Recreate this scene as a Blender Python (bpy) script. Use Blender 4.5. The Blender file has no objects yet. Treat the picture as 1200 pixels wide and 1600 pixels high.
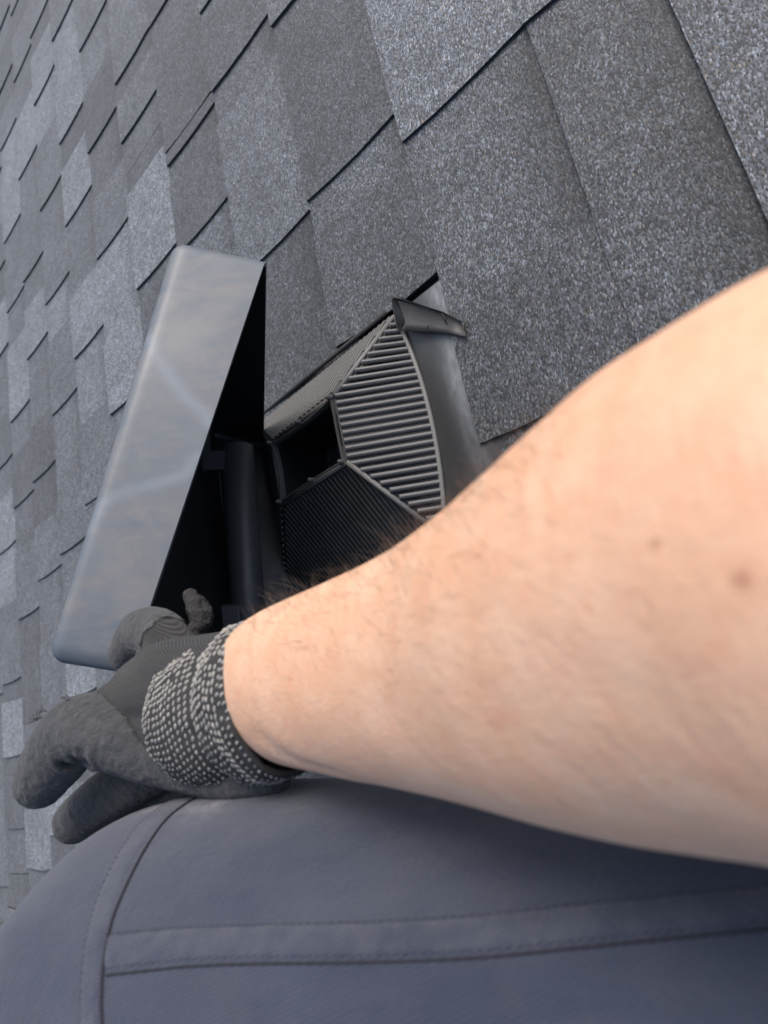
import bpy, bmesh, math, random
from mathutils import Vector, Matrix, noise
from mathutils.bvhtree import BVHTree

# ------------------------------------------------------------------ camera, sky, sun
SC = bpy.context.scene
COL = SC.collection
# roof frame: u along the courses, v up the slope, n out of the roof (metres)
U = Vector((0.1949021036, 0.9370733308, -0.2896666062))      # roof axes seen from the camera (x right, y down, z forward)
V = Vector((0.6543228372, -0.3442300731, -0.6733255390))
N = Vector((-0.7306673626, -0.0583029116, -0.6802396458))
T0 = Vector((-0.6963823506, 0.1836675352, 1.3705024494))
F = 1050.0                                                   # focal length in pixels of a 1200 x 1600 frame
PITCH = math.radians(30)
W = Matrix.Rotation(PITCH, 4, 'X')                           # roof frame -> world


def toroof(c):
    d = c - T0
    return Vector((d.dot(U), d.dot(V), d.dot(N)))


def cam_pt(x, y, z):
    """point seen in the photograph at (x, y), z metres along the view axis, in roof coordinates"""
    return toroof(Vector(((x - 600) * z / F, (y - 800) * z / F, z)))


CAM = toroof(Vector((0, 0, 0)))


def roof_dir(c):
    return Vector((c.dot(U), c.dot(V), c.dot(N)))


right, down, fwd = roof_dir(Vector((1, 0, 0))), roof_dir(Vector((0, 1, 0))), roof_dir(Vector((0, 0, 1)))
cam = bpy.data.cameras.new('camera')
cam.sensor_fit = 'VERTICAL'
cam.sensor_height = 6.0
cam.sensor_width = 4.5
cam.lens = 6.0 * F / 1600.0
cam.clip_start = 0.01
cam.clip_end = 200
cam.dof.use_dof = True
cam.dof.focus_distance = 0.47
cam.dof.aperture_fstop = cam.lens / 2.0
camo = bpy.data.objects.new('camera', cam)
COL.objects.link(camo)
M = Matrix.Identity(4)
for i, a in enumerate((right, -down, -fwd)):
    for j in range(3):
        M[j][i] = a[j]
for j in range(3):
    M[j][3] = CAM[j]
camo.matrix_world = W @ M
SC.camera = camo

SUN_ROOF = Vector((-0.62, 0.40, 0.68)).normalized()          # towards the sun
s = W.to_3x3() @ SUN_ROOF
world = bpy.data.worlds.new('World')
SC.world = world
world.use_nodes = True
nt = world.node_tree
nt.nodes.clear()
sky = nt.nodes.new('ShaderNodeTexSky')
sky.sky_type = 'NISHITA'
sky.sun_disc = False
sky.sun_elevation = math.asin(s.z)
sky.sun_rotation = math.atan2(s.x, s.y)
sky.dust_density = 4.0
sky.ozone_density = 0.9
sky.air_density = 1.0
bg = nt.nodes.new('ShaderNodeBackground')
bg.inputs['Strength'].default_value = 0.15
wo = nt.nodes.new('ShaderNodeOutputWorld')
nt.links.new(sky.outputs[0], bg.inputs[0])
nt.links.new(bg.outputs[0], wo.inputs[0])
sun = bpy.data.lights.new('sun', 'SUN')
sun.energy = 1.0
sun.angle = math.radians(28)
sun.color = (1.0, 0.96, 0.91)
suno = bpy.data.objects.new('sun', sun)
COL.objects.link(suno)
suno.rotation_euler = s.to_track_quat('Z', 'Y').to_euler()
SC.view_settings.view_transform = 'Standard'
SC.view_settings.look = 'None'
SC.view_settings.gamma = 1
SC.view_settings.use_curve_mapping = False
SC.view_settings.exposure = 0.66
SC.render.engine = 'CYCLES'

random.seed(7)


# ------------------------------------------------------------------ helpers
def mat(name):
    m = bpy.data.materials.new(name)
    m.use_nodes = True
    n = m.node_tree.nodes
    n.clear()
    out = n.new('ShaderNodeOutputMaterial')
    b = n.new('ShaderNodeBsdfPrincipled')
    m.node_tree.links.new(b.outputs[0], out.inputs[0])
    return m, m.node_tree, b


class NT:
    """short hand for building node trees"""
    def __init__(self, name):
        self.m, self.t, self.b = mat(name)
        tc = self.t.nodes.new('ShaderNodeTexCoord')
        self.co = tc.outputs['Object']

    def node(self, typ, **kw):
        n = self.t.nodes.new(typ)
        for k, v in kw.items():
            setattr(n, k, v)
        return n

    def link(self, a, b):
        self.t.links.new(a, b)

    def setin(self, sock, v):
        if hasattr(v, 'links'):
            self.link(v, sock)
        else:
            sock.default_value = v

    def noise(self, scale, detail=3, rough=.55, dist=0, vec=None):
        n = self.node('ShaderNodeTexNoise')
        self.link(vec or self.co, n.inputs['Vector'])
        n.inputs['Scale'].default_value = scale
        n.inputs['Detail'].default_value = detail
        n.inputs['Roughness'].default_value = rough
        n.inputs['Distortion'].default_value = dist
        return n.outputs['Fac']

    def voro(self, scale, out='Color', vec=None, feature='F1'):
        n = self.node('ShaderNodeTexVoronoi', feature=feature)
        self.link(vec or self.co, n.inputs['Vector'])
        n.inputs['Scale'].default_value = scale
        return n.outputs[out]

    def scale(self, s, vec=None):
        n = self.node('ShaderNodeMapping')
        self.link(vec or self.co, n.inputs['Vector'])
        n.inputs['Scale'].default_value = s
        return n.outputs[0]

    def ramp(self, fac, stops, interp='LINEAR'):
        n = self.node('ShaderNodeValToRGB')
        n.color_ramp.interpolation = interp
        e = n.color_ramp.elements
        while len(e) < len(stops):
            e.new(.5)
        for i, (p, c) in enumerate(stops):
            e[i].position = p
            e[i].color = (c, c, c, 1) if isinstance(c, (int, float)) else (*c, 1)
        self.link(fac, n.inputs[0])
        return n.outputs[0]

    def mix(self, fac, a, b, blend='MIX'):
        n = self.node('ShaderNodeMix', data_type='RGBA', blend_type=blend)
        self.setin(n.inputs[0], fac)
        for k, v in ((6, a), (7, b)):
            if isinstance(v, tuple):
                v = (*v, 1)
            self.setin(n.inputs[k], v)
        return n.outputs[2]

    def math(self, op, a, b=0.0, c=None, clamp=False):
        n = self.node('ShaderNodeMath', operation=op, use_clamp=clamp)
        self.setin(n.inputs[0], a)
        self.setin(n.inputs[1], b)
        if c is not None:
            self.setin(n.inputs[2], c)
        return n.outputs[0]

    def attr(self, name, out='Fac'):
        n = self.node('ShaderNodeAttribute', attribute_name=name)
        return n.outputs[out]

    def bump(self, h, strength, dist, prev=None):
        n = self.node('ShaderNodeBump')
        n.inputs['Strength'].default_value = strength
        n.inputs['Distance'].default_value = dist
        self.link(h, n.inputs['Height'])
        if prev:
            self.link(prev, n.inputs['Normal'])
        return n.outputs[0]

    def done(self, col=None, rough=None, normal=None, **kw):
        b = self.b
        if col is not None:
            if isinstance(col, tuple):
                col = (*col, 1)
            self.setin(b.inputs['Base Color'], col)
        if rough is not None:
            self.setin(b.inputs['Roughness'], rough)
        if normal is not None:
            self.link(normal, b.inputs['Normal'])
        for k, v in kw.items():
            self.setin(b.inputs[k.replace('_', ' ')], v)
        return self.m


class Geo:
    """collects verts and faces (roof coordinates) for one mesh"""
    def __init__(self):
        self.v, self.f, self.mi = [], [], []

    def add(self, vs, fs, mi=0):
        o = len(self.v)
        self.v += [Vector(p) for p in vs]
        self.f += [tuple(i + o for i in f) for f in fs]
        self.mi += [mi] * len(fs)

    def prism(self, poly, lo, hi, mi_top=0, mi_side=0):
        """poly: (u, v) list counter-clockwise, lo/hi: functions of (u, v)"""
        n = len(poly)
        self.add([(x, y, lo(x, y)) for x, y in poly] + [(x, y, hi(x, y)) for x, y in poly], [])
        o = len(self.v) - 2 * n
        self.f.append(tuple(o + n + i for i in range(n))); self.mi.append(mi_top)
        self.f.append(tuple(o + i for i in reversed(range(n)))); self.mi.append(mi_side)
        for i in range(n):
            j = (i + 1) % n
            self.f.append((o + i, o + j, o + n + j, o + n + i)); self.mi.append(mi_side)

    def tube(self, path, rad, seg=8, cap=True, mi=0):
        path = [Vector(p) for p in path]
        rads = rad if isinstance(rad, (list, tuple)) else [rad] * len(path)
        n = len(path)
        rings = []
        prev = None
        for i in range(n):
            t = (path[min(i + 1, n - 1)] - path[max(i - 1, 0)]).normalized()
            if prev is None:
                a = t.orthogonal().normalized()
            else:
                a = (prev - t * prev.dot(t)).normalized()
            prev = a
            b = t.cross(a)
            rings.append([path[i] + (a * math.cos(k * 2 * math.pi / seg) + b * math.sin(k * 2 * math.pi / seg)) * rads[i] for k in range(seg)])
        self.loft(rings, cap, mi)

    def loft(self, rings, cap=True, mi=0, closed=True):
        o = len(self.v)
        m = len(rings[0])
        self.v += [Vector(p) for r in rings for p in r]
        for i in range(len(rings) - 1):
            for k in range(m if closed else m - 1):
                k2 = (k + 1) % m
                self.f.append((o + i * m + k, o + i * m + k2, o + (i + 1) * m + k2, o + (i + 1) * m + k)); self.mi.append(mi)
        if cap:
            self.f.append(tuple(o + k for k in reversed(range(m)))); self.mi.append(mi)
            e = o + (len(rings) - 1) * m
            self.f.append(tuple(e + k for k in range(m))); self.mi.append(mi)

    def box8(self, c, mi=0):
        """c: 8 corners, bottom four then top four"""
        self.add(c, [(3, 2, 1, 0), (4, 5, 6, 7), (0, 1, 5, 4), (1, 2, 6, 5), (2, 3, 7, 6), (3, 0, 4, 7)], mi)

    def bar(self, a, b, w, n, h):
        """rectangular bar from a to b, width w, standing h proud along n"""
        a, b, n = Vector(a), Vector(b), Vector(n).normalized()
        sd = (b - a).normalized().cross(n).normalized() * (w / 2)
        lo = n * 0.0005
        self.box8([a - sd - lo, a + sd - lo, b + sd - lo, b - sd - lo, a - sd + n * h, a + sd + n * h, b + sd + n * h, b - sd + n * h])

    def mesh(self, name, mats, base=Vector((0, 0, 0)), smooth=False, fix=True):
        me = bpy.data.meshes.new(name)
        me.from_pydata([p - base for p in self.v], [], self.f)
        for m in mats:
            me.materials.append(m)
        me.polygons.foreach_set('material_index', self.mi)
        if fix:
            bm = bmesh.new(); bm.from_mesh(me)
            bmesh.ops.recalc_face_normals(bm, faces=bm.faces)
            bm.to_mesh(me); bm.free()
        if smooth:
            me.polygons.foreach_set('use_smooth', [True] * len(me.polygons))
        return me


def put(name, me, parent=None, **props):
    o = bpy.data.objects.new(name, me)
    COL.objects.link(o)
    if parent:
        o.parent = parent
    for k, v in props.items():
        o[k] = v
    return o


def root_at(name, base, me=None, **props):
    o = put(name, me, None, **props)
    o.matrix_world = W @ Matrix.Translation(base)
    return o


def bevel(me, width, seg=2, angle=40):
    bm = bmesh.new(); bm.from_mesh(me)
    ed = [e for e in bm.edges if len(e.link_faces) == 2 and e.calc_face_angle(0) > math.radians(angle)]
    bmesh.ops.bevel(bm, geom=ed, offset=width, segments=seg, profile=.6, affect='EDGES', clamp_overlap=True)
    bm.to_mesh(me); bm.free()


def remesh(g, voxel, smooth=4):
    me = bpy.data.meshes.new('tmp')
    me.from_pydata(g.v, [], g.f)
    o = bpy.data.objects.new('tmp', me)
    COL.objects.link(o)
    r = o.modifiers.new('r', 'REMESH'); r.mode = 'VOXEL'; r.voxel_size = voxel
    sm = o.modifiers.new('s', 'SMOOTH'); sm.iterations = smooth; sm.factor = .5
    dg = bpy.context.evaluated_depsgraph_get()
    dg.update()
    ev = o.evaluated_get(dg)
    out = bpy.data.meshes.new_from_object(ev)
    bpy.data.objects.remove(o); bpy.data.meshes.remove(me)
    out.polygons.foreach_set('use_smooth', [True] * len(out.polygons))
    return out


def fattr(me, name, vals, domain='POINT'):
    a = me.attributes.new(name, 'FLOAT', domain)
    a.data.foreach_set('value', vals)


def catmull(P, n):
    P = [tuple(p) for p in P]
    dim = len(P[0])
    Q = [tuple(2 * P[0][k] - P[1][k] for k in range(dim))] + P + [tuple(2 * P[-1][k] - P[-2][k] for k in range(dim))]
    out = []
    for i in range(1, len(Q) - 2):
        a, b, c, d = Q[i - 1:i + 3]
        for j in range(n):
            t = j / n
            out.append(tuple(.5 * (2 * b[k] + (c[k] - a[k]) * t + (2 * a[k] - 5 * b[k] + 4 * c[k] - d[k]) * t * t + (3 * b[k] - a[k] - 3 * c[k] + d[k]) * t ** 3) for k in range(dim)))
    out.append(P[-1])
    return out


def limb_rings(st, n=6, m=40):
    """rings of a limb; st rows: (x, y, z, radius across the view, radius along the view)"""
    S = catmull([(*cam_pt(*r[:3]), r[3], r[4]) for r in st], n)
    c = [Vector(q[:3]) for q in S]
    rings = []
    for i, q in enumerate(S):
        t = (c[min(i + 1, len(c) - 1)] - c[max(i - 1, 0)]).normalized()
        vw = (c[i] - CAM).normalized()
        a = t.cross(vw).normalized()
        if a.dot(down) > 0:
            a = -a
        w = a.cross(t)
        rings.append([c[i] + a * math.cos(k * 2 * math.pi / m) * q[3] + w * math.sin(k * 2 * math.pi / m) * q[4] for k in range(m)])
    return rings, S


# ------------------------------------------------------------------ materials
def shingle_material(name, edge=False):
    k = NT(name)
    # roofing granules: each cell a grain of its own shade
    warp = k.node('ShaderNodeVectorMath', operation='ADD')
    k.link(k.co, warp.inputs[0])
    k.link(k.voro(1 / 0.006), warp.inputs[1])
    mp = k.node('ShaderNodeMapping')
    k.link(k.co, mp.inputs['Vector'])
    mp.inputs['Rotation'].default_value = (0, 0, math.radians(41))
    mp.inputs['Scale'].default_value = (.52, 1.0, 1.0)
    vec = mp.outputs[0]
    g1 = k.node('ShaderNodeSeparateColor')
    k.link(k.voro(1 / 0.00112, vec=vec), g1.inputs[0])
    grain = k.ramp(g1.outputs[0], [(0, .22), (.25, .48), (.50, .90), (.72, 1.35), (.90, 1.85), (.985, 3.1)])
    tan = k.ramp(g1.outputs[1], [(0, (.95, 1.0, 1.06)), (.90, (1.0, 1.0, 1.02)), (.965, (1.25, 1.0, .75))])
    big = k.ramp(k.noise(9, 4, .6), [(.3, .80), (.7, 1.18)])
    mid = k.ramp(k.noise(70, 3, .6), [(.3, .82), (.7, 1.18)])
    tone = k.attr('tone')
    c = k.mix(1.0, grain, tan, 'MULTIPLY')
    c = k.mix(1.0, c, big, 'MULTIPLY')
    c = k.mix(1.0, c, mid, 'MULTIPLY')
    cc = k.node('ShaderNodeCombineColor')
    for i, f in enumerate((.915, 1.0, 1.085)):
        k.link(k.math('MULTIPLY', tone, f), cc.inputs[i])
    c = k.mix(1.0, c, cc.outputs[0], 'MULTIPLY')
    h = k.voro(1 / 0.00112, 'Distance', vec=vec)
    h = k.math('MULTIPLY_ADD', h, -.8, k.math('MULTIPLY', g1.outputs[2], .7))
    nrm = k.bump(h, .32, .0008)
    nrm = k.bump(k.noise(45, 3), .35, .004, nrm)
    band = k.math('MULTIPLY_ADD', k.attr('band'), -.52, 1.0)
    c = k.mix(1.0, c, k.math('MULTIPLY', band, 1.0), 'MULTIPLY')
    k.b.inputs['Sheen Weight'].default_value = .22
    k.b.inputs['Sheen Roughness'].default_value = .45
    return k.done(c, .62, nrm, Specular_IOR_Level=.45)


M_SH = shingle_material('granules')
k = NT('asphalt_cut_edge')
M_EDGE = k.done(k.mix(k.noise(300), (.010, .011, .013), (.03, .031, .034)), .8)


def plastic(name, c0, c1, rough=.45, dust=None, spec=.5, scale=25):
    k = NT(name)
    c = k.mix(k.noise(scale, 4, .6), c0, c1)
    if dust:
        c = k.mix(k.math('MULTIPLY', k.ramp(k.noise(60, 5, .65), [(.45, 0), (.75, 1)]), dust[0]), c, dust[1])
    r = k.math('MULTIPLY_ADD', k.noise(40, 3), .25, rough - .12)
    nrm = k.bump(k.noise(500, 2), .12, .0006)
    return k.done(c, r, nrm, Specular_IOR_Level=spec)


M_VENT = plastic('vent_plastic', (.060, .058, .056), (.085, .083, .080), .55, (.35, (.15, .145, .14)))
M_VDARK = plastic('vent_plastic_and_shade', (.010, .010, .011), (.016, .016, .017), .5)
M_BLACK = plastic('black_plastic', (.010, .013, .015), (.020, .021, .023), .38)
M_PIPE = plastic('black_tube_plastic', (.036, .039, .043), (.055, .058, .062), .45)
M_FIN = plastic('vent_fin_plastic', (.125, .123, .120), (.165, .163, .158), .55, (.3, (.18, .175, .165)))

k = NT('vent_flange_plastic')
dust = k.attr('dust')
c = k.mix(k.noise(30, 4), (.030, .031, .032), (.050, .050, .050))
dn = k.ramp(k.noise(55, 6, .7, vec=k.scale((1, 2.2, 1))), [(.25, .1), (.75, .8)])
c = k.mix(k.math('MULTIPLY', dust, dn), c, (.30, .32, .34))
M_FLANGE = k.done(c, .40, k.bump(k.noise(120, 4), .08, .002))

k = NT('faded_cap_plastic')
st = k.attr('streak')
c = k.mix(k.ramp(k.noise(8, 4, .6, 1.6), [(.36, 0), (.62, 1)]), (.078, .102, .130), (.126, .141, .156))
c = k.mix(k.ramp(k.noise(20, 5, .65, 3.0, vec=k.scale((1.6, .7, .7))), [(.38, 0), (.72, .55)]), c, (.175, .163, .150))
c = k.mix(k.ramp(k.noise(13, 5, .6, 1.5, vec=k.scale((1, .5, 1))), [(.46, 0), (.8, .8)]), c, (.060, .088, .116))
c = k.mix(k.math('MULTIPLY', st, k.math('MULTIPLY_ADD', k.noise(30), .7, .12)), c, (.185, .222, .262))
specks = k.ramp(k.voro(180, 'Distance'), [(.0, 1), (.05, 0)])
c = k.mix(k.math('MULTIPLY', specks, k.ramp(k.noise(25), [(.55, 0), (.62, .8)])), c, (.5, .5, .48))
rg = k.math('MULTIPLY_ADD', k.noise(18, 4), .25, .33)
nrm = k.bump(k.noise(9, 2), .12, .01)
M_CAP = k.done(c, rg, k.bump(k.noise(260, 3, .7), .08, .0008, nrm), Specular_IOR_Level=.5)

k = NT('skin')
blotch = k.ramp(k.noise(55, 5, .6, .8), [(.34, 0), (.68, 1)])
c = k.mix(blotch, (.70, .405, .255), (.76, .485, .330))
c = k.mix(k.ramp(k.noise(130, 4, .6), [(.52, 0), (.78, .55)]), c, (.68, .33, .21))
fr = k.ramp(k.voro(210, 'Distance'), [(0, 1), (.22, 0)])
c = k.mix(k.math('MULTIPLY', k.math('MULTIPLY', fr, k.ramp(k.noise(60), [(.52, 0), (.66, 1)])), .38), c, (.33, .155, .085))
MOLES = []
for rad, amt in ((.0010, .6), (.0015, .72), (.0006, .35)):
    vm = k.node('ShaderNodeVectorMath', operation='DISTANCE')
    k.link(k.co, vm.inputs[0])
    wob = k.math('MULTIPLY_ADD', k.noise(900, 2), rad * 1.4, vm.outputs['Value'])
    fm = k.math('SUBTRACT', 1.0, k.math('DIVIDE', k.math('SUBTRACT', wob, rad * .7), rad * 1.3), clamp=True)
    c = k.mix(k.math('MULTIPLY', fm, amt), c, (.30, .095, .05))
    MOLES.append(vm)
c = k.mix(k.math('MULTIPLY', k.attr('vein'), .05), c, (.36, .29, .25))
pores = k.voro(1 / .0011, 'Distance')
nrm = k.bump(pores, .25, .0005)
nrm = k.bump(k.voro(1 / .0035, 'Distance', vec=k.scale((1, 1.6, 1))), .12, .001, nrm)
nrm = k.bump(k.noise(60, 4), .18, .003, nrm)
k.b.subsurface_method = 'RANDOM_WALK'
M_SKIN = k.done(c, .46, nrm, Subsurface_Weight=.22, Subsurface_Scale=.007, Specular_IOR_Level=.35)
k.b.inputs['Subsurface Radius'].default_value = (1.0, .35, .2)

k = NT('arm_hair')
M_HAIR = k.done((.11, .062, .034), .5)

k = NT('glove_shell')
coat = k.attr('coat')
foam = k.noise(420, 5, .7)
crk = k.noise(150, 5, .65, 1.2, vec=k.scale((1, 1, 1)))
cc = k.mix(k.ramp(k.noise(60, 5, .65), [(.3, 0), (.72, 1)]), (.034, .037, .041), (.060, .063, .067))
cc = k.mix(k.ramp(k.noise(700, 3, .7), [(.5, 0), (.8, .5)]), cc, (.09, .088, .083))
cc = k.mix(k.math('MULTIPLY', k.attr('worn'), k.ramp(k.noise(260, 5, .7), [(.40, 0), (.62, .85)])), cc, (.105, .103, .098))
wv = k.node('ShaderNodeTexWave', wave_type='BANDS', bands_direction='X')
rib = k.attr('rib')
comb = k.node('ShaderNodeCombineXYZ')
k.link(rib, comb.inputs[0])
k.link(comb.outputs[0], wv.inputs['Vector'])
wv.inputs['Scale'].default_value = 290
wv.inputs['Distortion'].default_value = 0
ribs = wv.outputs['Fac']
kn = k.mix(ribs, (.014, .014, .015), (.042, .041, .040))
kn = k.mix(k.ramp(k.noise(900, 2), [(.35, 0), (.75, .6)]), kn, (.028, .027, .026))
cf = k.ramp(coat, [(.47, 0), (.53, 1)])
c = k.mix(cf, kn, cc)
hk = k.math('MULTIPLY', ribs, .5)
hc = k.math('ADD', k.math('MULTIPLY', foam, .9), k.math('MULTIPLY', crk, 2.6))
hm = k.node('ShaderNodeMix', data_type='FLOAT')
k.link(cf, hm.inputs[0]); k.link(hk, hm.inputs[2]); k.link(hc, hm.inputs[3])
nrm = k.bump(hm.outputs[0], .7, .0015)
M_GLOVE = k.done(c, .85, nrm, Specular_IOR_Level=.25)
k.b.inputs['Sheen Weight'].default_value = .15

k = NT('cuff_black_yarn')
M_YB = k.done(k.mix(k.noise(800), (.016, .015, .015), (.045, .043, .041)), .9, k.bump(k.noise(1500), .5, .0005))
k = NT('cuff_white_yarn')
M_YW = k.done(k.mix(k.noise(330, 4, .7), (.17, .165, .15), (.46, .44, .40)), .9, k.bump(k.noise(2500), .5, .0004))
k = NT('torn_latex')
M_TORN = k.done(k.mix(k.noise(350, 5), (.010, .010, .011), (.042, .040, .037)), .9, k.bump(k.noise(500, 4), .8, .002))

k = NT('navy_twill')
wv = k.node('ShaderNodeTexWave', wave_type='BANDS', bands_direction='DIAGONAL')
k.link(k.co, wv.inputs['Vector'])
wv.inputs['Scale'].default_value = 300
wv.inputs['Distortion'].default_value = 1.0
wv.inputs['Detail'].default_value = 1
c = k.mix(k.ramp(k.noise(16, 5, .6, .5), [(.3, 0), (.72, 1)]), (.022, .030, .056), (.034, .045, .076))
c = k.mix(k.ramp(k.noise(45, 6, .7), [(.48, 0), (.8, .5)]), c, (.060, .065, .083))
c = k.mix(k.math('MULTIPLY', wv.outputs['Fac'], .5), c, (.016, .019, .032))
c = k.mix(k.math('MULTIPLY', k.attr('chalk'), k.ramp(k.noise(120, 5, .7), [(.4, 0), (.65, .8)])), c, (.26, .25, .26))
c = k.mix(k.ramp(k.voro(75, 'Distance'), [(.0, .5), (.035, 0)]), c, (.2, .2, .21))
hh = k.math('MULTIPLY_ADD', wv.outputs['Fac'], .35, k.noise(1200, 2))
c = k.mix(k.ramp(k.noise(60, 5, .65, 0, vec=k.scale((1.0, .18, .18))), [(.35, 0), (.7, .35)]), c, (.070, .077, .098))
nrm = k.bump(hh, .5, .0008)
nrm = k.bump(k.noise(35, 4, .6), .25, .005, nrm)
M_NAVY = k.done(c, .88, nrm, Specular_IOR_Level=.2)
k.b.inputs['Sheen Weight'].default_value = .25
k.b.inputs['Sheen Roughness'].default_value = .6
k = NT('navy_thread')
M_THREAD = k.done(k.mix(k.noise(700), (.016, .019, .032), (.03, .034, .052)), .9)
k = NT('seam_piping_and_shadow')
M_PIPING_SHADOW = k.done(k.mix(k.noise(500), (.010, .010, .016), (.02, .02, .03)), .9)

# ------------------------------------------------------------------ roof and its shingles
E = 0.143
TH = 0.0030
roof = Geo()
roof.box8([(-3.2, -2.2, -.12), (1.6, -2.2, -.12), (1.6, 2.6, -.12), (-3.2, 2.6, -.12),
           (-3.2, -2.2, -.004), (1.6, -2.2, -.004), (1.6, 2.6, -.004), (-3.2, 2.6, -.004)])
k = NT('roof_deck')
M_DECK = k.done(k.mix(k.noise(40), (.02, .02, .022), (.045, .045, .048)), .9)
ROOF = root_at('roof', Vector((0, 0, 0)), roof.mesh('roof', [M_DECK]), kind='structure', category='roof',
               label='pitched roof laid with mottled grey asphalt shingles under the vent')

COURSES = [(kk * E, (kk + 1) * E) for kk in range(-14, 9)] + [(9 * E, 9.66 * E), (9.66 * E, 10.66 * E), (10.66 * E, 11.66 * E), (11.66 * E, 12.66 * E)]
KS = list(range(-14, 13))
# tab ends read from the photograph: course -> [(u of the end, tab length, tone)]
LI, MD, DK = .118, .080, .056
ENDS = {
    -2: [(-1.264, .12, 1), (-.955, .13, 0), (-.706, .14, 2), (-.402, .12, 0), (-.186, .13, 2), (.121, .17, 1), (.279, .11, 2), (.423, .10, 0)],
    -1: [(-1.497, .13, 0), (-1.298, .10, 1), (-.99, .16, 2), (-.777, .12, 1), (-.472, .19, 2), (-.253, .12, 0), (.005, .15, 1), (.498, .15, 2)],
    0: [(-1.40, .14, 1), (-1.076, .18, 2), (-.771, .15, 1), (-.561, .12, 2), (-.26, .12, 0), (-.041, .11, 1)],
    1: [(-1.40, .13, 1), (-1.178, .14, 2), (-.866, .17, 1), (-.615, .13, 1), (-.349, .16, 1)],
    2: [(-1.23, .13, 1), (-.929, .20, 2), (-.712, .14, 2), (-.40, .13, 2), (-.10, .15, 1)],
    3: [(-1.041, .16, 1), (-.775, .14, 0), (-.528, .12, 1), (-.210, .135, 2)],
    4: [(-.806, .17, 1), (-.668, .09, 1), (-.365, .185, 2), (-.03, .15, 1)],
    5: [(-.517, .2, 0), (-.492, .019, 0), (-.331, .12, 0), (-.085, .16, 1)],
    6: [(-.648, .18, 1), (-.499, .12, 0), (-.191, .24, 1)],
    7: [(-.46, .16, 1), (-.193, .25, 0), (-.0055, .13, 0)],
    8: [(-.44, .14, 0), (-.146, .24, 2), (.169, .12, 0), (.42, .14, 1)],
    9: [(-.35, .15, 0), (-.137, .15, 1), (.42, .12, 0)],
    10: [(-.33, .12, 1), (.40, .14, 1)],
}
UMIN, UMAX = -3.1, 1.5
rng = random.Random(11)
VENT_CUT = (-.004, .238)


def seen(u, v):
    """roughly inside the photograph's view (with a margin)"""
    p = Vector((u, v, 0)) - CAM
    z = p.dot(fwd)
    if z < .05:
        return False
    x, y = p.dot(right) / z * F + 600, p.dot(down) / z * F + 800
    return -80 < x < 1290 and -90 < y < 1690


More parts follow.
